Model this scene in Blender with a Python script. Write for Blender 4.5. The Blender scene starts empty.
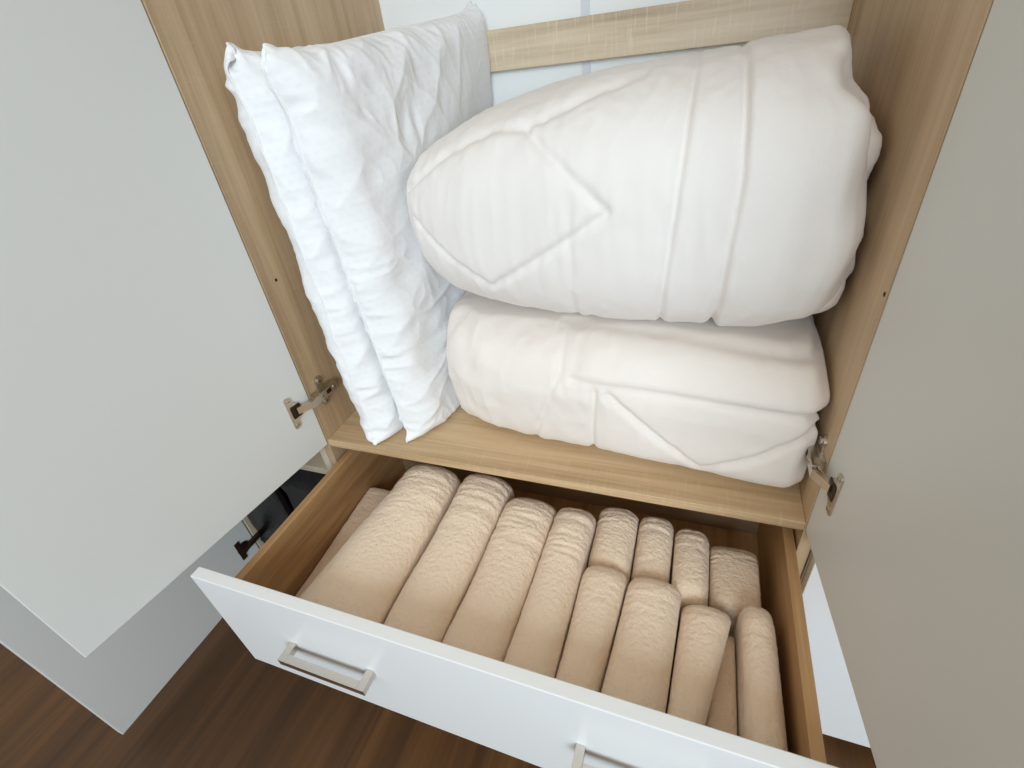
import bpy, bmesh, math, random
import numpy as np
from mathutils import Vector, Matrix, noise as mnoise

C = bpy.context.scene.collection
SC = bpy.context.scene

# ------------------------------------------------------------------ camera
cam = bpy.data.cameras.new('camera')
cam.sensor_width = 36.0
cam.lens = 17.0
cam.clip_start = 0.02
camo = bpy.data.objects.new('camera', cam)
C.objects.link(camo)
RX = Vector((0.9384, 0.3294, -0.1049))
DN = Vector((0.1036, -0.5575, -0.8237))
FW = Vector((-0.3298, 0.7621, -0.5572))
M = Matrix.Identity(4)
for i in range(3):
    M[i][0] = RX[i]; M[i][1] = -DN[i]; M[i][2] = -FW[i]
M.translation = Vector((0.6222, -0.5261, 1.1307))
camo.matrix_world = M
SC.camera = camo

# ------------------------------------------------------------------ view, world, lights
SC.view_settings.view_transform = 'Standard'
SC.view_settings.look = 'None'
SC.view_settings.exposure = 0.0
SC.view_settings.gamma = 1.0
SC.view_settings.use_curve_mapping = False
w = bpy.data.worlds.new('room_light'); SC.world = w
w.use_nodes = True
_n = w.node_tree.nodes; _l = w.node_tree.links
_tc = _n.new('ShaderNodeTexCoord'); _sx = _n.new('ShaderNodeSeparateXYZ'); _rp = _n.new('ShaderNodeValToRGB')
_l.new(_tc.outputs['Generated'], _sx.inputs[0]); _l.new(_sx.outputs[2], _rp.inputs[0])
_rp.color_ramp.elements[0].position = 0.05; _rp.color_ramp.elements[0].color = (0.16, 0.14, 0.115, 1)   # dim walls
_rp.color_ramp.elements[1].position = 0.75; _rp.color_ramp.elements[1].color = (1.0, 0.90, 0.76, 1)    # light ceiling
_l.new(_rp.outputs[0], _n['Background'].inputs[0])
_n['Background'].inputs[1].default_value = 0.90


def area_light(name, loc, target, sx, sy, power, col):
    l = bpy.data.lights.new(name, 'AREA')
    l.shape = 'RECTANGLE'; l.size = sx; l.size_y = sy
    l.energy = power; l.color = col
    o = bpy.data.objects.new(name, l); C.objects.link(o)
    o.location = loc
    d = Vector(target) - Vector(loc)
    o.rotation_euler = d.to_track_quat('-Z', 'Y').to_euler()
    return o


area_light('window_daylight', (1.25, -2.7, 1.75), (0.3, 0.1, 0.8), 1.5, 1.5, 82, (0.72, 0.87, 1.0))

# ------------------------------------------------------------------ materials
def new_mat(name):
    m = bpy.data.materials.new(name); m.use_nodes = True
    nt = m.node_tree
    return m, nt, nt.nodes['Principled BSDF']


def srgb(r, g, b):
    f = lambda c: ((c / 255 + 0.055) / 1.055) ** 2.4 if c > 10 else c / 255 / 12.92
    return (f(r), f(g), f(b), 1)


def plain(name, col, rough=0.5, metal=0.0, bump=0.0, bscale=300, spec=0.5):
    m, nt, p = new_mat(name)
    p.inputs['Base Color'].default_value = col
    p.inputs['Roughness'].default_value = rough
    p.inputs['Metallic'].default_value = metal
    p.inputs['Specular IOR Level'].default_value = spec
    if bump:
        tc = nt.nodes.new('ShaderNodeTexCoord')
        n = nt.nodes.new('ShaderNodeTexNoise'); n.inputs['Scale'].default_value = bscale
        n.inputs['Detail'].default_value = 3
        b = nt.nodes.new('ShaderNodeBump'); b.inputs['Strength'].default_value = bump
        b.inputs['Distance'].default_value = 0.001
        nt.links.new(tc.outputs['Object'], n.inputs['Vector'])
        nt.links.new(n.outputs[0], b.inputs['Height'])
        nt.links.new(b.outputs[0], p.inputs['Normal'])
    return m


def wood(name, light, mid, dark, axis, rough=0.45, scale=1.0, saw=0.0):
    """oak veneer, the grain runs along axis 0/1/2 of the object's own space"""
    m, nt, p = new_mat(name)
    N = nt.nodes.new; L = nt.links.new
    tc = N('ShaderNodeTexCoord')
    mp = N('ShaderNodeMapping')
    sc = [26 * scale] * 3; sc[axis] = 1.3 * scale
    mp.inputs['Scale'].default_value = sc
    L(tc.outputs['Object'], mp.inputs['Vector'])
    n1 = N('ShaderNodeTexNoise'); n1.inputs['Scale'].default_value = 1.0
    n1.inputs['Detail'].default_value = 5; n1.inputs['Roughness'].default_value = 0.6
    n1.inputs['Distortion'].default_value = 0.6
    L(mp.outputs[0], n1.inputs['Vector'])
    mp2 = N('ShaderNodeMapping')
    sc2 = [190 * scale] * 3; sc2[axis] = 7 * scale
    mp2.inputs['Scale'].default_value = sc2
    L(tc.outputs['Object'], mp2.inputs['Vector'])
    n2 = N('ShaderNodeTexNoise'); n2.inputs['Scale'].default_value = 1.0
    n2.inputs['Detail'].default_value = 4
    L(mp2.outputs[0], n2.inputs['Vector'])
    mp3 = N('ShaderNodeMapping')
    sc3 = [7 * scale] * 3; sc3[axis] = 0.7 * scale
    mp3.inputs['Scale'].default_value = sc3
    L(tc.outputs['Object'], mp3.inputs['Vector'])
    n3 = N('ShaderNodeTexNoise'); n3.inputs['Scale'].default_value = 1.0
    L(mp3.outputs[0], n3.inputs['Vector'])
    a = N('ShaderNodeMath'); a.operation = 'MULTIPLY_ADD'
    L(n2.outputs[0], a.inputs[0]); a.inputs[1].default_value = 0.30
    L(n1.outputs[0], a.inputs[2])
    a2 = N('ShaderNodeMath'); a2.operation = 'MULTIPLY_ADD'
    L(n3.outputs[0], a2.inputs[0]); a2.inputs[1].default_value = 0.5
    L(a.outputs[0], a2.inputs[2])
    r = N('ShaderNodeValToRGB')
    e = r.color_ramp.elements
    e[0].position = 0.72; e[0].color = dark
    e[1].position = 1.15; e[1].color = light
    k = r.color_ramp.elements.new(0.93); k.color = mid
    # the ramp takes 0..1, so the sum is brought down to that range
    mr = N('ShaderNodeMapRange')
    mr.inputs['From Min'].default_value = 0.0; mr.inputs['From Max'].default_value = 1.3
    e[0].position = 0.50; k.position = 0.70; r.color_ramp.elements[-1].position = 0.9
    L(a2.outputs[0], mr.inputs['Value']); L(mr.outputs[0], r.inputs[0])
    col = r.outputs[0]
    if saw:
        mp4 = N('ShaderNodeMapping')
        sc4 = [26.0] * 3; sc4[axis] = 260.0
        mp4.inputs['Scale'].default_value = sc4
        L(tc.outputs['Object'], mp4.inputs['Vector'])
        n4 = N('ShaderNodeTexNoise'); n4.inputs['Scale'].default_value = 1.0
        n4.inputs['Detail'].default_value = 2
        L(mp4.outputs[0], n4.inputs['Vector'])
        m4 = N('ShaderNodeMapRange'); m4.inputs['From Min'].default_value = 0.56
        m4.inputs['From Max'].default_value = 0.75; m4.inputs['To Max'].default_value = saw
        L(n4.outputs[0], m4.inputs['Value'])
        mx = N('ShaderNodeMix'); mx.data_type = 'RGBA'
        L(m4.outputs[0], mx.inputs[0]); L(col, mx.inputs[6])
        mx.inputs[7].default_value = (min(1, light[0] * 1.12), min(1, light[1] * 1.12), min(1, light[2] * 1.15), 1)
        col = mx.outputs[2]
    L(col, p.inputs['Base Color'])
    p.inputs['Roughness'].default_value = rough
    b = N('ShaderNodeBump'); b.inputs['Strength'].default_value = 0.12; b.inputs['Distance'].default_value = 0.0006
    L(n2.outputs[0], b.inputs['Height']); L(b.outputs[0], p.inputs['Normal'])
    return m


OL, OM, OD = srgb(226, 200, 165), srgb(208, 178, 138), srgb(172, 140, 102)
M_OAKX = wood('oak_along_shelf', OL, OM, OD, 0, saw=0.18)
M_OAKZ = wood('oak_upright', srgb(212, 186, 152), srgb(194, 166, 130), srgb(166, 137, 104), 2, saw=0.12)
M_RAIL = wood('oak_rail', srgb(226, 210, 184), srgb(210, 190, 160), srgb(172, 150, 122), 0, saw=0.4)
M_OAKY = wood("oak_drawer", srgb(206, 168, 120), srgb(186, 146, 100), srgb(148, 110, 72), 1)
M_OAKXD = wood('oak_drawer_back', srgb(186, 162, 134), srgb(168, 144, 116), srgb(140, 116, 90), 0)
M_FLOOR = wood('brown_laminate', srgb(106, 70, 34), srgb(80, 51, 23), srgb(54, 33, 14), 1, rough=0.5, scale=0.55)
M_WHITE = plain('white_melamine', srgb(219, 219, 214), 0.42, bump=0.05, bscale=900)
M_FRONT = plain('white_front', srgb(234, 234, 232), 0.28, bump=0.03, bscale=700)
M_BACK = plain('white_hardboard', srgb(238, 238, 234), 0.5)
M_SEAM = plain('white_plastic_joint', srgb(214, 217, 220), 0.4)
M_GREYW = plain('taupe_board', srgb(196, 182, 160), 0.5)
M_STEEL = plain('nickel', srgb(206, 198, 184), 0.28, 1.0, bump=0.03, bscale=500)
M_STEELD = plain('dark_metal_and_shade', srgb(58, 44, 34), 0.4, 0.7)  # dark metal; also painted shade for cup openings and the left unit's hinge
M_HANDLE = plain('brushed_nickel', srgb(214, 208, 200), 0.3, 1.0)
M_BLACKH = plain('drilled_hole', srgb(40, 30, 22), 0.9)
M_BLACK = plain('black_plastic', srgb(5, 5, 8), 0.26, bump=0.8, bscale=70, spec=0.25)
M_WALL = plain('white_plaster', srgb(230, 228, 222), 0.9, bump=0.1, bscale=120)


def cloth(name, col, fine=0.25, fscale=700, sheen=0.15, dots=False, terry=False, fold=0.35):
    m, nt, p = new_mat(name)
    N = nt.nodes.new; L = nt.links.new
    p.inputs['Base Color'].default_value = col
    p.inputs['Roughness'].default_value = 0.9
    p.inputs['Specular IOR Level'].default_value = 0.15
    p.inputs['Sheen Weight'].default_value = sheen
    tc = N('ShaderNodeTexCoord')
    n = N('ShaderNodeTexNoise'); n.inputs['Scale'].default_value = fscale; n.inputs['Detail'].default_value = 2
    L(tc.outputs['Object'], n.inputs['Vector'])
    n2 = N('ShaderNodeTexNoise'); n2.inputs['Scale'].default_value = 34 if not terry else 160
    n2.inputs['Detail'].default_value = 3
    L(tc.outputs['Object'], n2.inputs['Vector'])
    b = N('ShaderNodeBump'); b.inputs['Strength'].default_value = fine; b.inputs['Distance'].default_value = 0.001
    b2 = N('ShaderNodeBump'); b2.inputs['Strength'].default_value = fold if not terry else 0.8
    b2.inputs['Distance'].default_value = 0.003 if not terry else 0.0035
    L(n.outputs[0], b.inputs['Height']); L(n2.outputs[0], b2.inputs['Height'])
    L(b2.outputs[0], b.inputs['Normal'])
    last = b
    if dots:
        uv = N('ShaderNodeUVMap'); uv.uv_map = 'weave'
        ch = N('ShaderNodeTexBrick')
        ch.offset = 0.5; ch.inputs['Scale'].default_value = 1.0
        ch.inputs['Brick Width'].default_value = 0.014; ch.inputs['Row Height'].default_value = 0.011
        ch.inputs['Mortar Size'].default_value = 0.0038; ch.inputs['Mortar Smooth'].default_value = 0.3
        L(uv.outputs[0], ch.inputs['Vector'])
        b3 = N('ShaderNodeBump'); b3.inputs['Strength'].default_value = 0.12; b3.inputs['Distance'].default_value = 0.0008
        L(ch.outputs['Fac'], b3.inputs['Height'])
        L(b.outputs[0], b3.inputs['Normal']); last = b3
        mx = N('ShaderNodeMix'); mx.data_type = 'RGBA'
        L(ch.outputs['Fac'], mx.inputs[0])
        mx.inputs[6].default_value = (col[0] * 0.98, col[1] * 0.98, col[2] * 0.98, 1)
        mx.inputs[7].default_value = col
        L(mx.outputs[2], p.inputs['Base Color'])
    L(last.outputs[0], p.inputs['Normal'])
    return m


M_PILLOW = cloth('white_cotton_jacquard', srgb(243, 242, 241), dots=True)
M_DUVET = cloth('white_duvet_cotton', srgb(238, 231, 224))
M_DUVET2 = cloth('white_duvet_cotton_warm', srgb(240, 230, 220))
M_TOWEL = cloth('cream_terry', srgb(241, 217, 190), fine=0.7, fscale=900, sheen=0.35, terry=True)

# ------------------------------------------------------------------ mesh helpers
class MB:
    def __init__(s):
        s.v = []; s.f = []; s.m = []

    def add(s, verts, faces, mi=0):
        o = len(s.v)
        s.v += [tuple(p) for p in verts]
        s.f += [tuple(i + o for i in f) for f in faces]
        s.m += [mi] * len(faces)

    def box(s, x0, x1, y0, y1, z0, z1, mi=0):
        v = [(x, y, z) for x in (x0, x1) for y in (y0, y1) for z in (z0, z1)]
        s.add(v, [(0, 1, 3, 2), (4, 6, 7, 5), (0, 4, 5, 1), (2, 3, 7, 6), (0, 2, 6, 4), (1, 5, 7, 3)], mi)

    def obox(s, o, ax, ay, az, mi=0):
        """box from a corner and three edge vectors"""
        o, ax, ay, az = map(Vector, (o, ax, ay, az))
        if ax.cross(ay).dot(az) < 0:
            ax, ay = ay, ax
        v = [o + ax * i + ay * j + az * k for i in (0, 1) for j in (0, 1) for k in (0, 1)]
        s.add(v, [(0, 1, 3, 2), (4, 6, 7, 5), (0, 4, 5, 1), (2, 3, 7, 6), (0, 2, 6, 4), (1, 5, 7, 3)], mi)

    def prism(s, pts, ex, mi=0):
        """closed outline (Vectors in a plane) pushed along ex"""
        pts = [Vector(p) for p in pts]; ex = Vector(ex)
        n = len(pts)
        nrm = Vector((0, 0, 0))
        for i in range(n):
            nrm += pts[i].cross(pts[(i + 1) % n])
        if nrm.dot(ex) < 0:
            pts = pts[::-1]
        v = pts + [p + ex for p in pts]
        f = [tuple(range(n))[::-1], tuple(range(n, 2 * n))]
        f += [(i, (i + 1) % n, (i + 1) % n + n, i + n) for i in range(n)]
        s.add(v, f, mi)

    def cyl(s, c, ax, r, n=16, mi=0):
        c = Vector(c); ax = Vector(ax)
        u = ax.orthogonal().normalized(); q = ax.normalized().cross(u)
        s.prism([c + u * r * math.cos(2 * math.pi * i / n) + q * r * math.sin(2 * math.pi * i / n) for i in range(n)], ax, mi)

    def build(s, name, mats, parent=None, loc=(0, 0, 0), bevel=0.0, smooth=False, seg=2):
        me = bpy.data.meshes.new(name)
        l = Vector(loc)
        if parent is not None:
            off = world_loc(parent)
            l = off
        me.from_pydata([tuple(Vector(p) - l) for p in s.v], [], s.f)
        for m in (mats if isinstance(mats, (list, tuple)) else [mats]):
            me.materials.append(m)
        me.polygons.foreach_set('material_index', s.m)
        if smooth:
            me.polygons.foreach_set('use_smooth', [True] * len(me.polygons))
        me.update()
        o = bpy.data.objects.new(name, me)
        C.objects.link(o)
        if parent is not None:
            o.parent = parent
            o.location = (0, 0, 0)
        else:
            o.location = l
        if bevel:
            b = o.modifiers.new('edge', 'BEVEL'); b.width = bevel; b.segments = seg; b.limit_method = 'ANGLE'
        return o


def world_loc(o):
    l = Vector((0, 0, 0))
    while o is not None:
        l += Vector(o.location); o = o.parent
    return l


def tag(o, label=None, cat=None, group=None, kind=None):
    if label: o['label'] = label
    if cat: o['category'] = cat
    if group: o['group'] = group
    if kind: o['kind'] = kind
    return o


def thing(name, loc, label, cat, group=None):
    o = bpy.data.objects.new(name, None); C.objects.link(o)
    o.location = loc; o.empty_display_size = 0.05
    return tag(o, label, cat, group)


def bx(name, dims, mat, parent, bevel=0.0008):
    b = MB(); b.box(*dims)
    return b.build(name, mat, parent, bevel=bevel)


# ------------------------------------------------------------------ setting
T = 0.016
W = 0.8
D = 0.508
ZF, ZS = 0.552, 0.568
fl = MB(); fl.box(-3.0, 3.6, -3.2, 0.56, -0.05, 0.0)
tag(fl.build('floor', M_FLOOR), kind='structure')
wl = MB(); wl.box(-3.0, 3.6, 0.56, 0.66, 0.0, 2.5)
tag(wl.build('wall_back', M_WALL), kind='structure')

# ------------------------------------------------------------------ hinges
def hinge(door, ex, ey, org, side, zc):
    """concealed hinge: org = hinge edge of the door's inner face (x, y), ey = unit vector along the door
    away from the hinge, ex = unit normal of the door's inner face (towards the room's middle)"""
    ex = Vector((*ex, 0)); ey = Vector((*ey, 0)); o = Vector((*org, zc)); ez = Vector((0, 0, 1))
    P = lambda a, b, c: o + ey * a + ex * b + ez * c
    cup = MB()
    # mounting flange with rounded ends
    pts = []
    a0, a1, h = 0.033, 0.047, 0.032
    for (ca, cc, st) in ((a1 - 0.004, h - 0.004, 0), (a0 + 0.005, h - 0.005, 90), (a0 + 0.005, -h + 0.005, 180), (a1 - 0.004, -h + 0.004, 270)):
        for k in range(5):
            t = math.radians(st + k * 22.5)
            pts.append(P(ca + 0.004 * math.cos(t), 0, cc + 0.004 * math.sin(t)))
    cup.prism(pts, ex * 0.0022)
    # cup rim that swells towards the hinge edge
    ring = []
    for k in range(17):
        t = math.radians(-90 + k * 180 / 16)
        ring.append(P(0.036 - 0.0155 * math.cos(t), 0, 0.0185 * math.sin(t)))
    cup.prism(ring, ex * 0.0026)
    # cup opening, its inner shade painted as a thin dark plate
    cup.prism([P(0.0235, 0.0026, -0.0125), P(0.041, 0.0026, -0.0125), P(0.0425, 0.0026, -0.009), P(0.0425, 0.0026, 0.009),
               P(0.041, 0.0026, 0.0125), P(0.0235, 0.0026, 0.0125), P(0.0215, 0.0026, 0.009), P(0.0215, 0.0026, -0.009)], ex * 0.0003, 1)
    for s in (-1, 1):
        cup.cyl(P(0.040, 0.0022, s * 0.0245), ex * 0.0012, 0.0038, 14)
        cup.obox(P(0.0375, 0.0034, s * 0.0245 - 0.0005), ey * 0.005, ex * 0.0002, ez * 0.001, 1)
    cup.build('hinge_cup', [M_STEEL, M_STEELD], door, bevel=0.0004)
    # arm: linkage out of the cup and a channel lying along the side panel
    arm = MB()
    xi = side                              # +1: the panel is to the left, the arm stands off to +x
    px = 0.0 if side > 0 else W
    Q = lambda a, b, c: Vector((px + xi * b, a, zc + c))
    def bar(p, q, wz, th, mi=0):
        p, q = Vector(p), Vector(q)
        d = q - p; n = d.cross(ez).normalized()
        arm.obox(p - ez * wz / 2 - n * th / 2, d, n * th, ez * wz, mi)
    bar(P(0.031, 0.003, 0), Q(-0.010, 0.014, 0), 0.013, 0.005)
    bar(P(0.026, 0.003, 0), Q(-0.003, 0.009, 0), 0.010, 0.003)
    bar(Q(-0.012, 0.0145, 0), Q(0.001, 0.014, 0), 0.0135, 0.005)
    # channel
    arm.obox(Q(-0.004, 0.014, -0.0075), (0, 0.060, 0), (xi * 0.0025, 0, 0), (0, 0, 0.015))
    arm.obox(Q(-0.004, 0.006, -0.0075), (0, 0.060, 0), (xi * 0.0085, 0, 0), (0, 0, 0.002))
    arm.obox(Q(-0.004, 0.006, 0.0055), (0, 0.060, 0), (xi * 0.0085, 0, 0), (0, 0, 0.002))
    for a, r in ((0.014, 0.0040), (0.048, 0.0045)):
        arm.cyl(Q(a, 0.0165, 0), (xi * 0.0012, 0, 0), r, 14)
        arm.obox(Q(a - 0.003, 0.0177, -0.0006), (0, 0.006, 0), (xi * 0.0002, 0, 0), (0, 0, 0.0012), 1)
    arm.obox(Q(0.026, 0.0165, -0.004), (0, 0.012, 0), (xi * 0.0003, 0, 0), (0, 0, 0.008), 1)
    arm.build('hinge_arm', [M_STEEL, M_STEELD], door, bevel=0.0005)
    pl = MB()
    pl.obox(Q(0.004, 0.0, -0.009), (0, 0.046, 0), (xi * 0.006, 0, 0), (0, 0, 0.018))
    pl.obox(Q(0.022, 0.0, -0.026), (0, 0.015, 0), (xi * 0.003, 0, 0), (0, 0, 0.052))
    for s in (-1, 1):
        pl.cyl(Q(0.0295, 0.0, s * 0.022), (xi * 0.0035, 0, 0), 0.0085, 18)
        pl.cyl(Q(0.0295, 0.0035, s * 0.022), (xi * 0.003, 0, 0), 0.0052, 14)
        pl.obox(Q(0.026, 0.0065, s * 0.022 - 0.0006), (0, 0.007, 0), (xi * 0.0002, 0, 0), (0, 0, 0.0012), 1)
        pl.obox(Q(0.0289, 0.0065, s * 0.022 - 0.0035), (0, 0.0012, 0), (xi * 0.0002, 0, 0), (0, 0, 0.007), 1)
    pl.build('mounting_plate', [M_STEEL, M_STEELD], door, bevel=0.0004)


def open_door(parent, edge, free, side, z0, z1, wd, mat, hz):
    e = Vector((*edge, 0)); d = (Vector((*free, 0)) - e).normalized()
    n = Vector((-d.y, d.x, 0))
    if n.x * side < 0: n = -n                # inner face looks to the middle of the cabinet
    b = MB(); b.obox(Vector((e.x, e.y, z0)), d * wd, -n * T, (0, 0, z1 - z0))
    o = b.build('door', mat, parent, bevel=0.0012)
    return o, (n.x, n.y), (d.x, d.y)


# ------------------------------------------------------------------ wardrobe, middle unit
HT = 2.0
wa = thing('wardrobe', (0.4, 0.25, 0), 'wide middle wardrobe unit with both white doors open over its pulled-out drawer', 'wardrobe')
bx('side_panel', (-T, 0, 0, D, 0, HT), M_OAKZ, wa)
bx('side_panel', (W, W + T, 0, D, 0, HT), M_OAKZ, wa)
bx('shelf', (0, W, 0, D - 0.002, ZF, ZS), M_OAKX, wa, 0.0012)
bx('top_panel', (0, W, 0, D, HT - T, HT), M_OAKX, wa)
bx('bottom_panel', (0, W, 0, D, 0.06, 0.076), M_OAKX, wa)
bx('plinth', (0, W, 0.03, 0.046, 0, 0.06), M_GREYW, wa)
bx('rail', (0, W, 0.489, 0.505, 1.111, 1.175), M_RAIL, wa, 0.001)
bx('back_panel', (-T, 0.3945, D, D + 0.004, 0.06, HT), M_BACK, wa, 0)
bx('back_panel', (0.4055, W + T, D, D + 0.004, 0.06, HT), M_BACK, wa, 0)
sj = MB(); sj.box(0.392, 0.408, D - 0.0015, D + 0.005, 0.06, HT)
tag(sj.build('joint_strip', M_SEAM, wa), 'grey-white plastic strip between the two white back sheets')
hl = MB(); hl.cyl((-0.0005, 0.028, 0.878), (0.0008, 0, 0), 0.0026, 12); hl.build('drill_hole', M_BLACKH, wa)
hl = MB(); hl.cyl((0.8005, -0.0 + 0.006, 0.900), (-0.0008, 0, 0), 0.0026, 12); hl.build('drill_hole', M_BLACKH, wa)

dl, n_, d_ = open_door(wa, (-0.0012, -0.0015), (-0.0528, -0.4296), 1, 0.5575, 1.965, 0.432, M_WHITE, 0)
tag(dl, 'left white door standing open')
hinge(dl, n_, d_, (-0.0012, -0.0015), 1, 0.662)
dr, n_, d_ = open_door(wa, (0.8010, -0.0012), (0.8266, -0.2726), -1, 0.5560, 1.965, 0.432, M_WHITE, 0)
tag(dr, 'right white door standing open')
hinge(dr, n_, d_, (0.8010, -0.0012), -1, 0.668)

# drawer
Y0, Y1 = -0.299, -0.282
dw = MB(); dw.box(0.010, 0.792, Y1, 0.16, 0.337, 0.344)
dw = dw.build('drawer', M_OAKY, wa)
bx('drawer_side', (0.0067, 0.0215, Y1, 0.172, 0.334, 0.516), M_OAKY, dw, 0.001)
bx('drawer_side', (0.7835, 0.7975, Y1, 0.172, 0.334, 0.516), M_OAKY, dw, 0.001)
bx('drawer_back', (0.0215, 0.7835, 0.158, 0.172, 0.334, 0.516), M_OAKXD, dw, 0.001)
ft = bx('drawer_front', (-0.024, 0.818, Y0, Y1, 0.317, 0.555), M_FRONT, dw, 0.0012)
tag(ft, 'glossy white drawer front')
for x, sgn in ((0.0215, 1), (0.7835, -1)):
    c = MB(); c.cyl((x - sgn * 0.001, -0.262, 0.497), (sgn * 0.0025, 0, 0), 0.0042, 14)
    c.obox((x + sgn * 0.0015, -0.2665, 0.4962), (0, 0.009, 0), (sgn * 0.0003, 0, 0), (0, 0, 0.0016))
    c.build('cam_fitting', M_STEELD, dw)


def handle(parent, xc, zc, y, half=0.074):
    b = MB(); t = 0.0115; h = 0.0065; out = 0.028
    b.box(xc - half, xc - half + t, y - out, y, zc - h, zc + h)
    b.box(xc + half - t, xc + half, y - out, y, zc - h, zc + h)
    b.box(xc - half + t, xc + half - t, y - out, y - out + t, zc - h, zc + h)
    b.build('handle', M_HANDLE, parent, bevel=0.0008)


handle(dw, 0.187, 0.440, Y0)
handle(dw, 0.622, 0.440, Y0)
d2 = MB(); d2.box(-0.012, 0.812, -0.018, -0.001, 0.045, 0.312)
d2 = d2.build('drawer', M_FRONT, wa, bevel=0.0012)
tag(d2, 'closed white lower drawer')

# ------------------------------------------------------------------ wardrobe, left unit
L0, L1 = -0.416, -0.017
wb = thing('wardrobe', ((L0 + L1) / 2, 0.25, 0), 'narrow left wardrobe unit with long door open and black bags inside', 'wardrobe')
bx('side_panel', (L0, L0 + T, 0, D, 0, HT), M_GREYW, wb)
bx('side_panel', (L1 - T, L1, 0, D, 0, HT), M_GREYW, wb)
bx('shelf', (L0 + T, L1 - T, 0.0, D, 0.466, 0.482), M_GREYW, wb)
bx('top_panel', (L0 + T, L1 - T, 0, D, HT - T, HT), M_GREYW, wb)
bx('bottom_panel', (L0 + T, L1 - T, 0, D, 0.06, 0.076), M_GREYW, wb)
bx('plinth', (L0 + T, L1 - T, 0.03, 0.046, 0, 0.06), M_GREYW, wb)
bx('back_panel', (L0, L1, D, D + 0.004, 0.06, HT), M_BACK, wb, 0)
db = MB(); db.box(-0.418, -0.402, -0.432, -0.004, 0.044, 1.965)
db = db.build('door', M_WHITE, wb, bevel=0.0012)
cp = MB()
cp.box(-0.402, -0.3995, -0.053, -0.039, 0.124, 0.184)
cp.cyl((-0.402, -0.036, 0.154), (0.0028, 0, 0), 0.018, 18)
cp.box(-0.3995, -0.388, -0.036, 0.012, 0.149, 0.160)
cp.build('hinge', M_STEELD, db, bevel=0.0006)  # same hinge as the others; its shade is put into this dark colour

# ------------------------------------------------------------------ wardrobe, right unit
R0, R1 = 0.8175, 1.2335
wc = thing('wardrobe', ((R0 + R1) / 2, 0.25, 0), 'closed white wardrobe unit on the right, seen under the open door', 'wardrobe')
bx('side_panel', (R0, R0 + T, 0, D, 0, HT), M_GREYW, wc)
bx('side_panel', (R1 - T, R1, 0, D, 0, HT), M_GREYW, wc)
bx('top_panel', (R0 + T, R1 - T, 0, D, HT - T, HT), M_GREYW, wc)
bx('plinth', (R0 + T, R1 - T, 0.03, 0.046, 0, 0.06), M_GREYW, wc)
bx('back_panel', (R0, R1, D, D + 0.004, 0.06, HT), M_BACK, wc, 0)
bx('door', (0.8195, 1.232, -0.0185, -0.0015, 0.044, 1.965), M_FRONT, wc, 0.0012)

# ------------------------------------------------------------------ soft things
def N3(p, s, seed=0.0):
    return mnoise.noise(Vector((p[0] * s + seed * 17.3, p[1] * s - seed * 9.1, p[2] * s + seed * 5.7)))


def noise_arr(P, sx, sy, sz, seed):
    return np.array([mnoise.noise(Vector((a * sx + seed * 17.3, b * sy - seed * 9.1, c * sz + seed * 5.7))) for a, b, c in P])


def grid_mesh(name, P, closed_u, mat, loc, parent=None, caps=True, subsurf=0, uv=None):
    """P[nv][nu][3], rings along the first axis"""
    nv, nu = P.shape[:2]
    verts = P.reshape(-1, 3)
    f = []
    for j in range(nv - 1):
        for i in range(nu if closed_u else nu - 1):
            a = j * nu + i; b = j * nu + (i + 1) % nu
            f.append((a, b, b + nu, a + nu))
    if caps:
        f.append(tuple(range(nu))[::-1]); f.append(tuple((nv - 1) * nu + i for i in range(nu)))
    me = bpy.data.meshes.new(name)
    l = np.array(loc, float)
    me.from_pydata((verts - l).tolist(), [], f)
    me.materials.append(mat)
    me.polygons.foreach_set('use_smooth', [True] * len(me.polygons))
    me.update()
    o = bpy.data.objects.new(name, me); C.objects.link(o)
    if parent is None: o.location = loc
    else:
        o.parent = parent
    if subsurf:
        s = o.modifiers.new('smooth', 'SUBSURF'); s.levels = subsurf; s.render_levels = subsurf
    return o


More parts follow.
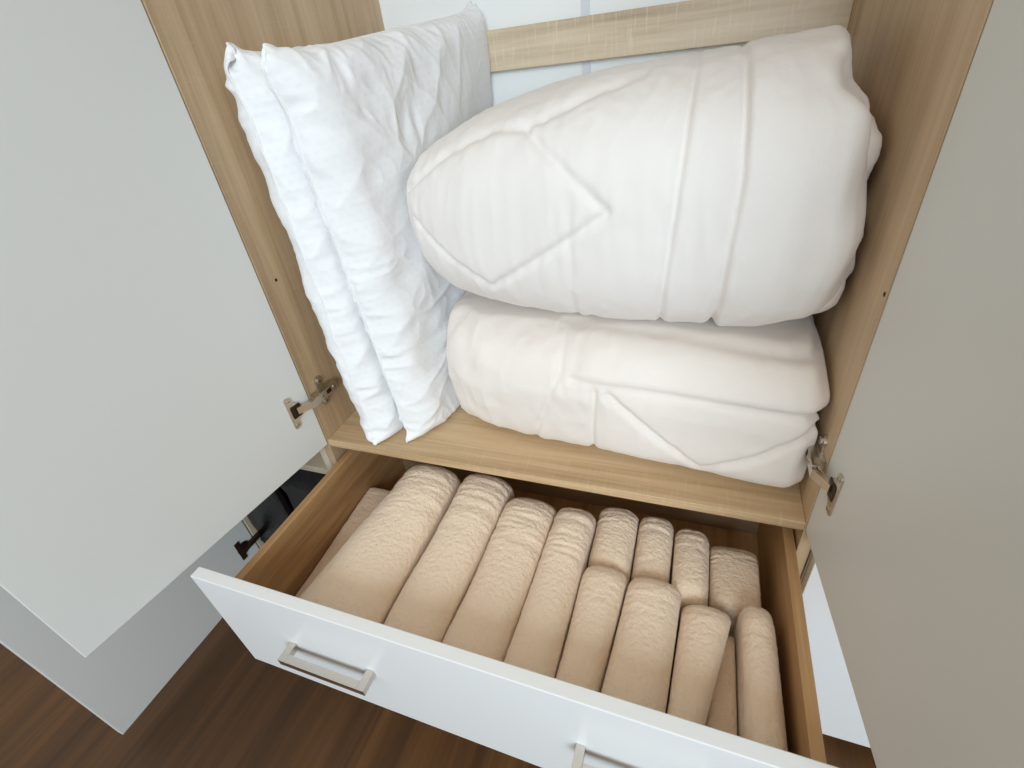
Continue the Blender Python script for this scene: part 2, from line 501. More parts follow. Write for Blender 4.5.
# ---- pillows: two sewn sheets blown up against each other, so the seams pucker as they do in cloth
def pillow(name, corners, thick, seed, label, left, right, squeeze=0.9):
    """corners: seam corners bottom front, bottom back, top front, top back (world); left/right: limits in x"""
    bf, bb, tf, tb = [np.array(c, float) for c in corners]
    NU, NV = 58, 76
    Lu = 0.54; Lv = 0.70
    rng = np.random.RandomState(seed)
    U, V = np.meshgrid(np.linspace(0, 1, NU), np.linspace(0, 1, NV), indexing='ij')
    idxA = np.arange(NU * NV).reshape(NU, NV)
    idxB = idxA.copy()
    k = NU * NV + (NU - 2) * (NV - 2)
    idxB[1:-1, 1:-1] = np.arange(NU * NV, k).reshape(NU - 2, NV - 2)
    X = np.zeros((k, 3)); UVc = np.zeros((k, 2))
    for idx, sg in ((idxA, 1), (idxB, -1)):
        X[idx, 0] = (U - 0.5) * Lu
        X[idx, 1] = (V - 0.5) * Lv
        X[idx, 2] = sg * 0.012 * np.sin(np.pi * U) * np.sin(np.pi * V)
        UVc[idx, 0] = U * Lu; UVc[idx, 1] = V * Lv
    nz = np.array([mnoise.noise(Vector((p[0] * 14, p[1] * 14, p[2] * 60 + seed * 3.1))) for p in X])
    X[:, 2] += nz * 0.006
    ed = []; rest = []
    du = Lu / (NU - 1); dv = Lv / (NV - 1); dg = math.hypot(du, dv)
    soft = []
    for idx in (idxA, idxB):
        for p, q, r, sf in ((idx[:-1], idx[1:], du, 1), (idx[:, :-1], idx[:, 1:], dv, 1), (idx[:-1, :-1], idx[1:, 1:], dg, 0.4), (idx[1:, :-1], idx[:-1, 1:], dg, 0.4),
                            (idx[:-2], idx[2:], 2 * du, 0.12), (idx[:, :-2], idx[:, 2:], 2 * dv, 0.12)):
            ed.append(np.stack([p.ravel(), q.ravel()], 1)); rest.append(np.full(p.size, r)); soft.append(np.full(p.size, sf))
    E_ = np.concatenate(ed); R_ = np.concatenate(rest); S_ = np.concatenate(soft)
    a, b = E_[:, 0], E_[:, 1]
    val = np.bincount(a, weights=S_, minlength=k) + np.bincount(b, weights=S_, minlength=k)
    Q = np.concatenate([np.stack([i[:-1, :-1].ravel(), i[1:, :-1].ravel(), i[1:, 1:].ravel(), i[:-1, 1:].ravel()], 1)[:, ::(1 if sg else -1)]
                        for i, sg in ((idxA, 1), (idxB, 0))])
    cor = [idxA[0, 0], idxA[-1, 0], idxA[0, -1], idxA[-1, -1]]
    tgt = np.array([[-1, -1], [1, -1], [-1, 1], [1, 1]]) * np.array([Lu / 2, Lv / 2]) * squeeze
    vel = np.zeros_like(X)
    steps = 230
    for st in range(steps):
        n = np.cross(X[Q[:, 2]] - X[Q[:, 0]], X[Q[:, 3]] - X[Q[:, 1]])
        nn = np.zeros_like(X)
        for c in range(4):
            for ax in range(3):
                nn[:, ax] += np.bincount(Q[:, c], weights=n[:, ax], minlength=k)
        nn /= (np.linalg.norm(nn, axis=1, keepdims=True) + 1e-9)
        vel = vel * 0.88 + nn * 0.00030
        vel[:, 1] -= 0.00003
        old = X.copy()
        X = X + vel
        for it in range(8):
            d = X[b] - X[a]; l = np.linalg.norm(d, axis=1) + 1e-9
            stiff = np.where(l > R_, 1.0, 0.5) * S_
            cr = (d / l[:, None]) * ((l - R_) * 0.5 * stiff)[:, None]
            acc = np.zeros_like(X)
            for ax in range(3):
                acc[:, ax] = np.bincount(a, weights=cr[:, ax], minlength=k) - np.bincount(b, weights=cr[:, ax], minlength=k)
            X += acc / val[:, None] * 1.9
            over = np.abs(X[:, 2]) > thick
            X[over, 2] = np.sign(X[over, 2]) * (thick + (np.abs(X[over, 2]) - thick) * 0.3)
            f_ = min(1.0, st / 120)
            for ci, tt in zip(cor, tgt):
                X[ci, :2] += (tt - X[ci, :2]) * 0.2 * f_
                X[ci, 2] *= 0.8
            X[:, 1] = np.maximum(X[:, 1], tgt[0, 1] - 0.004)
        vel = (X - old) * 0.9
    su = (X[:, 0] - tgt[0, 0]) / (tgt[1, 0] - tgt[0, 0]); sv = (X[:, 1] - tgt[0, 1]) / (tgt[2, 1] - tgt[0, 1])
    def up(G, m=3):
        """finer grid along both axes, smooth through the sim's points"""
        for ax in (0, 1):
            G = np.moveaxis(G, ax, 0); n_ = G.shape[0]
            t = np.linspace(0, n_ - 1, (n_ - 1) * m + 1); i = np.minimum(t.astype(int), n_ - 2); f = (t - i)[:, None, None]
            p0 = G[np.maximum(i - 1, 0)]; p1 = G[i]; p2 = G[i + 1]; p3 = G[np.minimum(i + 2, n_ - 1)]
            G = 0.5 * (2 * p1 + (p2 - p0) * f + (2 * p0 - 5 * p1 + 4 * p2 - p3) * f ** 2 + (3 * p1 - p0 - 3 * p2 + p3) * f ** 3)
            G = np.moveaxis(G, 0, ax)
        return G
    GA, GB = up(X[idxA]), up(X[idxB])
    NU, NV = GA.shape[:2]
    idxA = np.arange(NU * NV).reshape(NU, NV); idxB = idxA.copy()
    k = NU * NV + (NU - 2) * (NV - 2)
    idxB[1:-1, 1:-1] = np.arange(NU * NV, k).reshape(NU - 2, NV - 2)
    U, V = np.meshgrid(np.linspace(0, Lu, NU), np.linspace(0, Lv, NV), indexing='ij')
    X = np.zeros((k, 3)); UVc = np.zeros((k, 2)); side = np.ones(k)
    X[idxB] = GB; X[idxA] = GA
    for i_ in (idxB, idxA):
        UVc[i_, 0] = U; UVc[i_, 1] = V
    side[idxB[1:-1, 1:-1]] = -1
    Q = np.concatenate([np.stack([i[:-1, :-1].ravel(), i[1:, :-1].ravel(), i[1:, 1:].ravel(), i[:-1, 1:].ravel()], 1)[:, ::(1 if sg else -1)]
                        for i, sg in ((idxA, 1), (idxB, 0))])
    n = np.cross(X[Q[:, 2]] - X[Q[:, 0]], X[Q[:, 3]] - X[Q[:, 1]])
    nn = np.zeros_like(X)
    for c in range(4):
        for ax in range(3):
            nn[:, ax] += np.bincount(Q[:, c], weights=n[:, ax], minlength=k)
    nn /= (np.linalg.norm(nn, axis=1, keepdims=True) + 1e-12)
    u_, v_ = UVc[:, 0], UVc[:, 1]
    du_ = np.minimum(u_, Lu - u_); dv_ = np.minimum(v_, Lv - v_); ds = np.minimum(du_, dv_)
    along = np.where(du_ < dv_, v_, u_)
    def n2(x, y, z):
        return np.array([mnoise.noise(Vector(q)) for q in zip(x, y, z)])
    z0 = side * 3.7 + seed * 11.0
    # gathers: short creases that start at the seam and run into the cloth
    wob = 0.02 * n2(u_ * 9, v_ * 9, z0 + 5)
    g1 = n2((along + wob) * 34, ds * 7, z0); g2 = n2((along + wob) * 62, ds * 12, z0 + 9)
    md = np.clip(0.7 + 1.5 * n2(u_ * 5, v_ * 5, z0 + 77), 0.1, 1.6)
    h = md * 0.0060 * (0.35 - np.abs(g1) ** 0.7) * np.exp(-ds / 0.10) + 0.0030 * (0.3 - np.abs(g2)) * np.exp(-ds / 0.05)
    # big soft folds across the face
    d1 = u_ * 0.75 + v_ * 0.66; d2 = -u_ * 0.66 + v_ * 0.75
    w1 = n2(d1 * 5 + 0.5 * g1, d2 * 15, z0 + 21); w2 = n2(d1 * 16, d2 * 6, z0 + 31); w3 = n2(d1 * 30 + g1, d2 * 13, z0 + 41)
    h += 0.0095 * (0.3 - np.abs(w1) ** 0.75) + 0.0060 * (0.3 - np.abs(w2) ** 0.75) + 0.0030 * (0.3 - np.abs(w3) ** 0.8)
    h *= np.clip(ds / 0.012, 0.0, 1)
    X += nn * h[:, None]
    # the seam itself wanders
    edge = np.exp(-ds / 0.02)
    X[:, 2] += edge * 0.006 * n2(along * 16, 0 * along, 0 * along + seed)
    X[:, 0] += edge * 0.004 * n2(along * 22, 0 * along + 4, 0 * along + seed) * (du_ <= dv_)
    su = (X[:, 0] - tgt[0, 0]) / (tgt[1, 0] - tgt[0, 0]); sv = (X[:, 1] - tgt[0, 1]) / (tgt[2, 1] - tgt[0, 1])
    B = (bf[None] * ((1 - su) * (1 - sv))[:, None] + bb[None] * (su * (1 - sv))[:, None]
         + tf[None] * ((1 - su) * sv)[:, None] + tb[None] * (su * sv)[:, None])
    nx = np.cross(bb - bf, tf - bf); nx /= np.linalg.norm(nx)
    if nx[0] < 0: nx = -nx
    Pw = B + nx[None] * X[:, 2:3]
    lo = left(Pw[:, 1], Pw[:, 2]); hi = right(Pw[:, 1], Pw[:, 2])
    r = 0.02                                    # what presses on it flattens it softly
    x = Pw[:, 0]
    x = np.where(x < lo + r, lo + r * np.exp((np.minimum(x, lo + r) - lo - r) / r), x)
    x = np.where(x > hi - r, hi - r * np.exp((hi - r - np.maximum(x, hi - r)) / r), x)
    Pw[:, 0] = x
    Pw[:, 1] = np.minimum(Pw[:, 1], 0.503); Pw[:, 2] = np.maximum(Pw[:, 2], ZS + 0.002)
    base = (bf + bb) / 2
    me = bpy.data.meshes.new(name)
    me.from_pydata((Pw - base).tolist(), [], Q.tolist())
    me.materials.append(M_PILLOW)
    uvl = me.uv_layers.new(name='weave')
    li = np.zeros(len(me.loops), dtype=np.int32); me.loops.foreach_get('vertex_index', li)
    uvl.data.foreach_set('uv', UVc[li].ravel())
    me.polygons.foreach_set('use_smooth', [True] * len(me.polygons))
    me.update()
    o = bpy.data.objects.new(name, me); C.objects.link(o); o.location = base
    s = o.modifiers.new('smooth', 'SUBSURF'); s.levels = 1; s.render_levels = 1
    # piped seam all round
    ring = [idxA[i, 0] for i in range(NU)] + [idxA[NU - 1, j] for j in range(1, NV)] + \
           [idxA[i, NV - 1] for i in range(NU - 2, -1, -1)] + [idxA[0, j] for j in range(NV - 2, 0, -1)]
    R = Pw[ring] - base
    tn = np.roll(R, -1, 0) - np.roll(R, 1, 0); tn /= np.linalg.norm(tn, axis=1, keepdims=True)
    e1 = np.cross(tn, nx); e1 /= np.linalg.norm(e1, axis=1, keepdims=True); e2 = np.cross(tn, e1)
    m = 6; vs = []
    for q in range(m):
        t = 2 * math.pi * q / m
        vs.append(R + 0.0016 * (e1 * math.cos(t) + e2 * math.sin(t)))
    vs = np.stack(vs, 1).reshape(-1, 3); nr = len(ring)
    fs = [(i * m + q, i * m + (q + 1) % m, ((i + 1) % nr) * m + (q + 1) % m, ((i + 1) % nr) * m + q) for i in range(nr) for q in range(m)]
    sm = bpy.data.meshes.new('seam'); sm.from_pydata(vs.tolist(), [], fs); sm.materials.append(M_PILLOW)
    sm.polygons.foreach_set('use_smooth', [True] * len(sm.polygons))
    so = bpy.data.objects.new('seam', sm); C.objects.link(so); so.parent = o
    return tag(o, label, 'pillow', 'pillows standing against the left side')


rest = lambda y, z: 0.232 - 0.034 * np.exp(-((z - 0.96) / 0.09) ** 2)      # where the rolled duvet leans on the pillow
mid = lambda y, z: 0.150 - 0.058 * np.clip((z - 0.57) / 0.6, 0, 1.05) + 0.02 * np.clip(y / 0.5, 0, 1)
pillow('pillow', [(0.098, 0.032, 0.572), (0.080, 0.495, 0.575), (0.045, 0.060, 1.168), (0.060, 0.485, 1.185)], 0.046, 3,
       'outer white pillow standing on end, pressed against the left wooden side',
       lambda y, z: 0.003 + 0 * z, lambda y, z: mid(y, z) - 0.001)
pillow('pillow', [(0.160, 0.050, 0.572), (0.185, 0.495, 0.575), (0.118, 0.048, 1.160), (0.198, 0.488, 1.205)], 0.050, 8,
       'inner white pillow standing on end between the other pillow and the duvets',
       lambda y, z: mid(y, z) + 0.001, lambda y, z: rest(y, z) - 0.001)


# ---- duvets
def smooth(x, a, b):
    t = np.clip((x - a) / (b - a), 0, 1)
    return t * t * (3 - 2 * t)


def interp(x, pts):
    xs, ys = zip(*pts)
    # smooth monotone-ish interpolation
    t = np.interp(x, xs, ys)
    return t


def seg_dist(px, pz, poly):
    d = np.full(px.shape, 9.0)
    for (x0, z0), (x1, z1) in zip(poly[:-1], poly[1:]):
        dx, dz = x1 - x0, z1 - z0
        t = np.clip(((px - x0) * dx + (pz - z0) * dz) / (dx * dx + dz * dz), 0, 1)
        d = np.minimum(d, np.hypot(px - x0 - t * dx, pz - z0 - t * dz))
    return d


def blur1(a, k):
    ker = np.ones(k) / k
    p = np.concatenate([np.full(k // 2, a[0]), a, np.full(k // 2, a[-1])])
    return np.convolve(p, ker, mode='valid')[:len(a)]


def super_ring(n, n_top, n_bot, wy, hz):
    """unit superellipse with points spaced evenly along its outline once scaled to wy by hz"""
    th = np.linspace(0, 2 * np.pi, 6001)
    c, s = np.cos(th), np.sin(th)
    ex = np.where(s >= 0, n_top, n_bot)
    cc = np.sign(c) * np.abs(c) ** (2 / ex); ss = np.sign(s) * np.abs(s) ** (2 / ex)
    L = np.concatenate([[0], np.cumsum(np.hypot(np.diff(cc) * wy, np.diff(ss) * hz))])
    q = np.linspace(0, L[-1], n, endpoint=False)
    return np.interp(q, L, cc), np.interp(q, L, ss)


def loft(xs, zb, zt, yf, yb, nth, n_top, n_bot=None):
    """superellipse rings in the YZ plane at each x, upper and lower half with their own squareness"""
    cc, ss = super_ring(nth, n_top, n_bot or n_top, float(np.max(yb - yf)), float(np.max(zt - zb)))
    P = np.zeros((len(xs), nth, 3))
    P[:, :, 0] = xs[:, None]
    P[:, :, 1] = ((yf + yb) / 2)[:, None] - ((yb - yf) / 2)[:, None] * cc[None]
    P[:, :, 2] = ((zt + zb) / 2)[:, None] + ((zt - zb) / 2)[:, None] * ss[None]
    return P


def normals(P):
    du = np.roll(P, -1, 1) - np.roll(P, 1, 1)
    dv = np.gradient(P, axis=0)
    n = np.cross(du, dv)
    n /= (np.linalg.norm(n, axis=2, keepdims=True) + 1e-12)
    c = P.mean(axis=(0, 1))
    if ((P - c) * n).sum() < 0: n = -n
    return n


def wrinkle(P, seed, dirs, amp):
    """ridged cloth wrinkles, stretched along given directions"""
    out = np.zeros(len(P))
    for (ax, f_long, f_cross, a, sd) in dirs:
        f = [f_cross] * 3; f[ax] = f_long
        n = noise_arr(P, f[0], f[1], f[2], seed + sd)
        out += a * (1 - 2 * np.abs(n) ** 0.8)
    return out * amp


# upper duvet
def upper_duvet():
    nx, nth = 240, 260
    xl, xr = 0.196, 0.772
    s = np.linspace(0, 1, nx)
    xs = xl + (xr - xl) * (1 - np.cos(s * np.pi)) / 2 * 0.6 + (xr - xl) * s * 0.4
    top = [(0.196, 0.962), (0.205, 1.005), (0.232, 1.034), (0.275, 1.058), (0.33, 1.078), (0.40, 1.094), (0.48, 1.103), (0.56, 1.108),
           (0.64, 1.112), (0.70, 1.116), (0.75, 1.117), (0.765, 1.105), (0.772, 1.07)]
    bot = [(0.196, 0.952), (0.205, 0.897), (0.232, 0.842), (0.275, 0.812), (0.33, 0.799), (0.40, 0.789), (0.50, 0.785), (0.60, 0.784),
           (0.70, 0.785), (0.74, 0.788), (0.765, 0.806), (0.772, 0.84)]
    frt = [(0.196, 0.17), (0.205, 0.130), (0.232, 0.098), (0.28, 0.072), (0.34, 0.054), (0.45, 0.042), (0.60, 0.038), (0.70, 0.040), (0.75, 0.052), (0.772, 0.10)]
    bck = [(0.196, 0.19), (0.205, 0.28), (0.232, 0.36), (0.28, 0.43), (0.34, 0.466), (0.76, 0.478), (0.772, 0.44)]
    A = [blur1(interp(xs, q), 9) for q in (bot, top, frt, bck)]
    P = loft(xs, *A, nth, 2.7)
    endw = smooth(P[:, :, 0], 0.60, 0.772)
    zz_ = P[:, :, 2]
    P[:, :, 0] += endw * (0.014 * np.exp(-((zz_ - 0.90) / 0.075) ** 2) - 0.020 * smooth(zz_, 1.045, 1.075) + 0.012 * smooth(zz_, 1.085, 1.115))
    n = normals(P)
    fl_ = P.reshape(-1, 3); nf = n.reshape(-1, 3)
    h = 0.004 * noise_arr(fl_, 7, 7, 7, 1)
    # puff and wrinkle
    h += wrinkle(fl_, 3, [(2, 3, 16, 0.0016, 1), (2, 7, 45, 0.0009, 2)], 1.0)
    front = np.clip(-nf[:, 1] * 1.4 + 0.45, 0, 1)
    seams = [([(0.215, 0.985), (0.293, 1.030), (0.365, 1.057), (0.415, 1.059), (0.484, 1.084), (0.545, 1.100)], 0.0050, 0.0045),
             ([(0.415, 1.059), (0.469, 1.018), (0.522, 0.972)], 0.006, 0.005),
             ([(0.522, 0.972), (0.445, 0.921), (0.359, 0.868)], 0.006, 0.005),
             ([(0.359, 0.868), (0.291, 0.908), (0.235, 0.953)], 0.0035, 0.004),
             ([(0.601, 1.130), (0.597, 1.01), (0.582, 0.780)], 0.006, 0.004),
             ([(0.649, 1.130), (0.658, 1.008), (0.650, 0.780)], 0.007, 0.004),
             ([(0.474, 0.97), (0.476, 0.91), (0.470, 0.80)], 0.002, 0.004)]
    groove = np.zeros(len(fl_))
    for poly, dep, wd in seams:
        d = seg_dist(fl_[:, 0], fl_[:, 2], poly)
        groove = np.maximum(groove, dep * np.exp(-(d / wd) ** 2))
        # pucker: short creases running away from the stitching
        h += front * 0.0016 * np.exp(-(d / 0.03) ** 2) * noise_arr(fl_, 75, 20, 30, 7)
    h -= front * groove
    # the outermost wrap laps over at the right
    lap = smooth(fl_[:, 0], 0.648, 0.662)
    h += front * 0.005 * lap
    h += 0.009 * smooth(fl_[:, 0], 0.68, 0.77) * noise_arr(fl_, 8, 20, 20, 9)
    P = P + n * h.reshape(nx, nth, 1)
    P[:, :, 1] = np.minimum(P[:, :, 1], 0.486)
    P[:, :, 0] = np.minimum(P[:, :, 0], 0.797)
    P[:, :, 0] = np.maximum(P[:, :, 0], rest(P[:, :, 1], P[:, :, 2]) + 0.0008)
    P[:, :, 2] = np.maximum(P[:, :, 2], 0.7895)
    o = grid_mesh('duvet', P, True, M_DUVET, (0.48, 0.26, 0.822))
    tag(o, 'thick rolled white duvet lying on top of the other duvet', 'duvet', 'folded white duvets')
    # inner folds peeping out at the right end
    for k, (zc, hz, y0, xe) in enumerate([(1.000, 0.062, 0.104, 0.795), (0.925, 0.060, 0.088, 0.797), (0.858, 0.050, 0.085, 0.792)]):
        m = 40; q = 60
        t = np.linspace(0, 1, m)
        xx = 0.70 + (xe - 0.70) * np.sin(t * np.pi / 2)
        kk = np.sqrt(np.clip(1 - ((xx - 0.70) / (xe - 0.70 + 1e-6)) ** 6, 0.0, 1)) * 0.98 + 0.02
        Pk = loft(xx, zc - hz * kk, zc + hz * kk, y0 + 0.03 * (1 - kk), 0.44 - 0.1 * (1 - kk), q, 3.0)
        fk = Pk.reshape(-1, 3); nk = normals(Pk)
        hh = 0.010 * noise_arr(fk, 10, 18, 24, 20 + k) + 0.004 * (0.3 - np.abs(noise_arr(fk, 20, 30, 50, 30 + k)))
        Pk = Pk + nk * hh.reshape(m, q, 1)
        Pk[:, :, 0] = np.minimum(Pk[:, :, 0], 0.797)
        grid_mesh('inner_fold', Pk, True, M_DUVET2, (0.48, 0.26, 0.822), parent=o)


def lower_duvet():
    nx, nth = 240, 240
    xl, xr = 0.212, 0.790
    s = np.linspace(0, 1, nx)
    xs = xl + (xr - xl) * s
    top = [(0.2, 0.775), (0.24, 0.790), (0.30, 0.796), (0.40, 0.796), (0.60, 0.793), (0.75, 0.793), (0.78, 0.788), (0.79, 0.77)]
    bot = [(0.2, 0.575), (0.23, 0.570), (0.26, 0.569), (0.40, 0.569), (0.78, 0.569), (0.79, 0.572)]
    frt = [(0.2, 0.14), (0.225, 0.110), (0.26, 0.078), (0.32, 0.056), (0.42, 0.040), (0.60, 0.028), (0.74, 0.022), (0.780, 0.024), (0.79, 0.045)]
    bck = [(0.2, 0.40), (0.25, 0.46), (0.77, 0.47), (0.79, 0.44)]
    A = [blur1(interp(xs, q), 9) for q in (bot, top, frt, bck)]
    P = loft(xs, *A, nth, 3.2, 6.0)
    # the front leans back towards its foot
    zrel = np.clip((0.70 - P[:, :, 2]) / 0.13, 0, 1)
    fr = np.clip((0.25 - P[:, :, 1]) / 0.2, 0, 1)
    P[:, :, 1] += (0.022 - 0.012 * smooth(P[:, :, 0], 0.45, 0.8)) * zrel ** 1.3 * fr
    n = normals(P)
    fl_ = P.reshape(-1, 3); nf = n.reshape(-1, 3)
    h = 0.005 * noise_arr(fl_, 8, 8, 8, 41)
    h += wrinkle(fl_, 43, [(0, 6, 22, 0.0014, 1), (2, 9, 30, 0.0012, 2)], 1.0) * (1.2 - 0.7 * smooth(fl_[:, 0], 0.3, 0.6))
    front = np.clip(-nf[:, 1] * 1.4 + 0.3, 0, 1)
    seams = [([(0.47, 0.734), (0.628, 0.730), (0.79, 0.722)], 0.008, 0.0045),
             ([(0.525, 0.718), (0.592, 0.655), (0.659, 0.600), (0.727, 0.647), (0.79, 0.706)], 0.008, 0.005),
             ([(0.505, 0.724), (0.496, 0.580)], 0.005, 0.0045),
             ([(0.451, 0.826), (0.452, 0.744), (0.394, 0.590)], 0.004, 0.006),
             ([(0.44, 0.788), (0.60, 0.784), (0.795, 0.775)], 0.007, 0.0045)]
    groove = np.zeros(len(fl_))
    for poly, dep, wd in seams:
        d = seg_dist(fl_[:, 0], fl_[:, 2], poly)
        groove = np.maximum(groove, dep * np.exp(-(d / wd) ** 2))
        h += front * 0.0014 * np.exp(-(d / 0.03) ** 2) * noise_arr(fl_, 60, 20, 40, 47)
    h -= front * groove
    # upper half is a folded-over layer
    h += front * 0.006 * smooth(fl_[:, 2], 0.722, 0.735) * smooth(fl_[:, 0], 0.46, 0.5)
    h += 0.005 * (1 - smooth(fl_[:, 0], 0.26, 0.45)) * noise_arr(fl_, 24, 24, 24, 51)
    P = P + n * h.reshape(nx, nth, 1)
    P[:, :, 2] = np.maximum(P[:, :, 2], ZS + 0.0015)
    P[:, :, 0] = np.clip(P[:, :, 0], 0.2335, 0.797)
    P[:, :, 2] = np.minimum(P[:, :, 2], 0.7885)
    o = grid_mesh('duvet', P, True, M_DUVET2, (0.48, 0.26, ZS))
    tag(o, 'flat folded white duvet lying on the wooden shelf under the rolled one', 'duvet', 'folded white duvets')


lower_duvet()
upper_duvet()


# ---- towels
ZB = 0.345
def towel(pn, pf, wn, wf, zn, zf, label, seed, skew=0.0, ex=2.8, ripple=1.0, zb=ZB, roundf=0.04, nround=0.02):
    """folded towel on edge: near point pn and far point pf of its ridge (x, y), widths and top heights there"""
    nv, nu = 150, 110
    t = np.linspace(0, 1, nv)
    t = 0.5 - 0.5 * np.cos(np.pi * t) * (0.6 + 0.4 * np.abs(np.cos(np.pi * t)))
    Lg = math.hypot(pf[0] - pn[0], pf[1] - pn[1])
    cx = pn[0] + (pf[0] - pn[0]) * t; cy = pn[1] + (pf[1] - pn[1]) * t
    wd = wn + (wf - wn) * t; zt = zn + (zf - zn) * t
    a = np.clip(1 - t * Lg / nround, 0, 1); b = np.clip(1 - (1 - t) * Lg / roundf, 0, 1)
    ends = np.sqrt(np.clip(1 - a ** 2.6, 0.0, 1)) * np.sqrt(np.clip(1 - b ** 2.6, 0.0, 1))
    ends = np.maximum(ends, 0.04)
    P = np.zeros((nv, nu, 3))
    cc, ss = super_ring(nu, ex, 6.0, (wn + wf) / 2, 0.16)
    hgt = (zt - zb)
    zm = zb + hgt * 0.62
    up = hgt * 0.38; dn = hgt * 0.62
    kz = 0.45 + 0.55 * ends
    z = zm[:, None] + np.where(ss[None] > 0, up[:, None] * ss[None] * kz[:, None], dn[:, None] * ss[None])
    x = cx[:, None] + 1.10 * wd[:, None] / 2 * cc[None] * (0.80 + 0.20 * ends[:, None])
    if skew:                                  # its left flank slopes down over the low towel
        dpt = np.clip((zt[:, None] - z) / hgt[:, None], 0, 1)
        x = x - skew * dpt * (cc[None] < 0.3) * np.clip(0.3 - cc[None], 0, 1)
    y = cy[:, None] + 0 * z
    # rounded ends pull in
    P[:, :, 0] = x; P[:, :, 1] = y; P[:, :, 2] = z
    n = normals(P)
    fl_ = P.reshape(-1, 3)
    h = 0.0035 * noise_arr(fl_, 12, 9, 12, seed) + 0.0006 * noise_arr(fl_, 90, 90, 90, seed + 1)
    h += 0.0006 * noise_arr(fl_, 300, 300, 300, seed + 2)
    far = np.repeat(t, nu)
    rp = ripple * smooth(far, 0.50, 0.70) * (1 - 0.5 * smooth(far, 0.88, 1.0))
    wv = noise_arr(fl_, 9, 75, 14, seed + 3); wv2 = noise_arr(fl_, 16, 130, 20, seed + 4)
    h += rp * (0.0030 * (0.30 - np.abs(wv) ** 0.8) + 0.0016 * (0.3 - np.abs(wv2) ** 0.8))
    P = P + n * h.reshape(nv, nu, 1)
    P[:, :, 2] = np.maximum(P[:, :, 2], zb)
    # neighbours press each side flat
    j = (0.0012 * noise_arr(fl_, 3, 40, 20, seed + 6)).reshape(nv, nu) * 0.5
    P[:, :, 0] = np.minimum(P[:, :, 0], (cx + wd / 2)[:, None] - 0.0006 + np.minimum(j, 0))
    if skew:
        tt_ = np.clip((P[:, :, 1] - NY) / 0.32, 0, 1)
        low = P[:, :, 2] < 0.389 + 0.028 * tt_
        P[:, :, 0] = np.where(low, np.maximum(P[:, :, 0], 0.0935 + 0.030 * tt_), P[:, :, 0])
    else:
        P[:, :, 0] = np.maximum(P[:, :, 0], (cx - wd / 2)[:, None] + 0.0006 + np.maximum(j, 0))
    P[:, :, 0] = np.clip(P[:, :, 0], 0.0225, 0.7825)
    P[:, :, 1] = np.maximum(P[:, :, 1], Y1 + 0.001)
    o = grid_mesh('towel', P, True, M_TOWEL, ((pn[0] + pf[0]) / 2, (pn[1] + pf[1]) / 2, zb))
    return tag(o, label, 'towel', 'folded towels in the drawer')


NY = -0.278
def tw(bn, bf, yf, zn, zf, label, seed, yn=NY, **k):
    """bn / bf: left and right limits of the towel at its near and far end"""
    return towel((sum(bn) / 2, yn), (sum(bf) / 2, yf), bn[1] - bn[0], bf[1] - bf[0], zn, zf, label, seed, **k)


tw((0.112, 0.2500), (0.158, 0.2485), 0.045, 0.500, 0.520, 'long folded cream towel nearest the left drawer side, with a bulging end', 11, skew=0.085)
tw((0.2505, 0.3460), (0.2595, 0.3520), 0.050, 0.496, 0.515, 'second long folded cream towel from the left drawer side', 12)
tw((0.3465, 0.4380), (0.3530, 0.4415), 0.024, 0.492, 0.502, 'third long folded cream towel from the left, with a smooth rounded end', 13)
tw((0.4385, 0.5085), (0.4420, 0.5105), 0.024, 0.492, 0.502, 'fourth long narrow folded cream towel from the left', 14)
tw((0.5090, 0.5640), (0.5110, 0.5780), -0.072, 0.490, 0.496, 'short front-row folded cream towel beside the fourth long towel', 15, ripple=0.5)
tw((0.5645, 0.6430), (0.5800, 0.6545), -0.075, 0.492, 0.498, 'wide front-row folded cream towel in the middle of the short front ones', 16, ripple=0.5)
tw((0.6435, 0.6820), (0.6550, 0.7220), -0.096, 0.487, 0.491, 'front-row folded cream towel third of the short ones, leaning beside a gap', 17, ripple=0.4)
tw((0.7290, 0.7740), (0.7285, 0.7700), -0.080, 0.490, 0.496, 'slim front-row cream towel standing against the right drawer side', 18, ripple=0.3)
tw((0.5115, 0.5780), (0.5115, 0.5780), 0.052, 0.474, 0.490, 'leftmost back-row cream towel, right beside the fourth long towel', 19, yn=-0.070)
tw((0.5790, 0.6355), (0.5790, 0.6355), 0.050, 0.472, 0.486, 'back-row cream towel second from the left with a notched end', 20, yn=-0.070)
tw((0.6380, 0.6900), (0.6370, 0.6905), 0.042, 0.480, 0.484, 'narrow back-row cream towel with a small open fold at its near end', 21, yn=-0.092, nround=0.03)
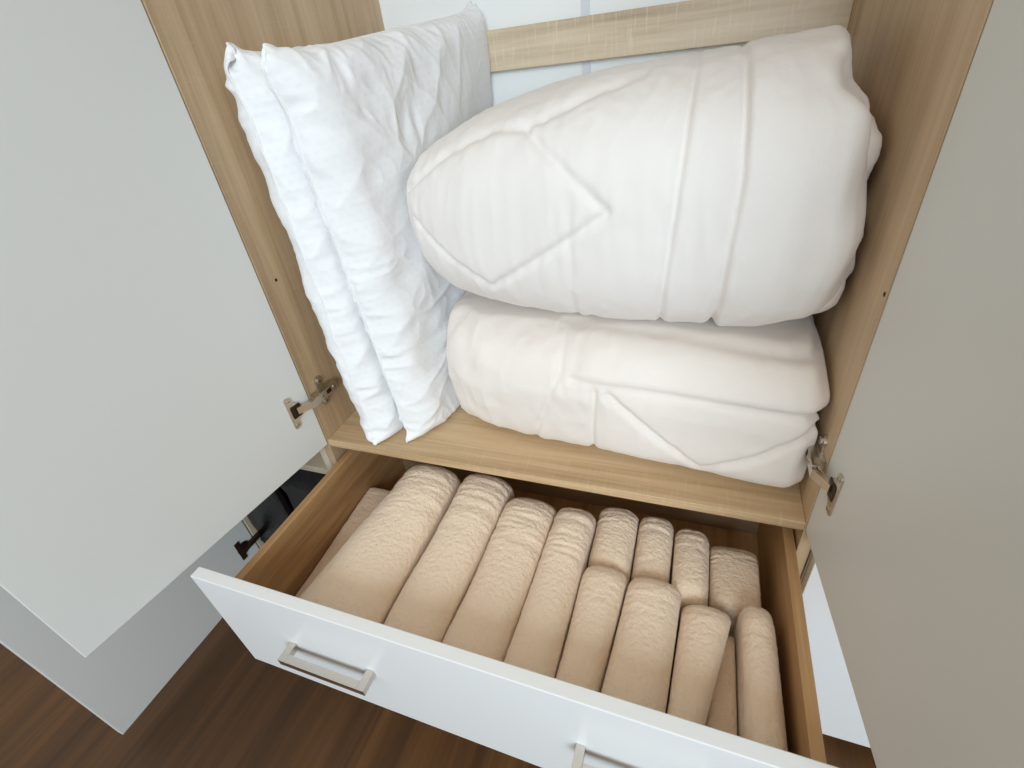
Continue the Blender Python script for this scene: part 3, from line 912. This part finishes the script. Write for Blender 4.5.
tw((0.6920, 0.7620), (0.6920, 0.7600), 0.035, 0.455, 0.460, 'low back-row cream towel in the right rear corner of the drawer', 22, yn=-0.078, ex=5.0)
tw((0.0230, 0.0920), (0.0230, 0.1220), 0.042, 0.386, 0.414, 'low flat cream towel lying along the left drawer side', 23, ex=6.0, ripple=0.5, roundf=0.02)
tw((0.6830, 0.7280), (0.7120, 0.7280), -0.105, 0.440, 0.446, 'lower cream towel glimpsed in the gap left of the slim one', 24, ex=5.0, ripple=0.3)


# ---- black bags in the left unit
def bag(c, size, seed, x0, x1, label):
    nv, nu = 46, 64
    P = np.zeros((nv, nu, 3))
    ph = np.linspace(0.02, np.pi - 0.02, nv); th = np.linspace(0, 2 * np.pi, nu, endpoint=False)
    e = 0.26
    for j, p_ in enumerate(ph):
        r = abs(math.sin(p_)) ** e; zz = math.copysign(abs(math.cos(p_)) ** e, math.cos(p_))
        P[j, :, 0] = c[0] + size[0] / 2 * r * np.sign(np.cos(th)) * np.abs(np.cos(th)) ** e
        P[j, :, 1] = c[1] + size[1] / 2 * r * np.sign(np.sin(th)) * np.abs(np.sin(th)) ** e
        P[j, :, 2] = c[2] + size[2] / 2 + size[2] / 2 * zz
    n = normals(P); fl_ = P.reshape(-1, 3)
    h = 0.014 * noise_arr(fl_, 12, 12, 12, seed) + wrinkle(fl_, seed, [(0, 12, 30, 0.004, 1), (2, 14, 40, 0.003, 2)], 1.0) - 0.012
    P = P + n * h.reshape(nv, nu, 1)
    P[:, :, 0] = np.clip(P[:, :, 0], x0, x1)
    P[:, :, 2] = np.clip(P[:, :, 2], c[2], 0.464)
    o = grid_mesh('bag', P[::-1], True, M_BLACK, c)
    return tag(o, label, 'bag', 'black bags in the left unit')


bag((-0.130, 0.195, 0.0765), (0.20, 0.39, 0.40), 61, -0.213, L1 - T - 0.002, 'tall crumpled glossy black bag in left unit, right beside the drawer')
bag((-0.306, 0.200, 0.0765), (0.235, 0.415, 0.387), 64, L0 + T + 0.002, -0.215, 'crumpled black bag in left unit, beside the long open door')
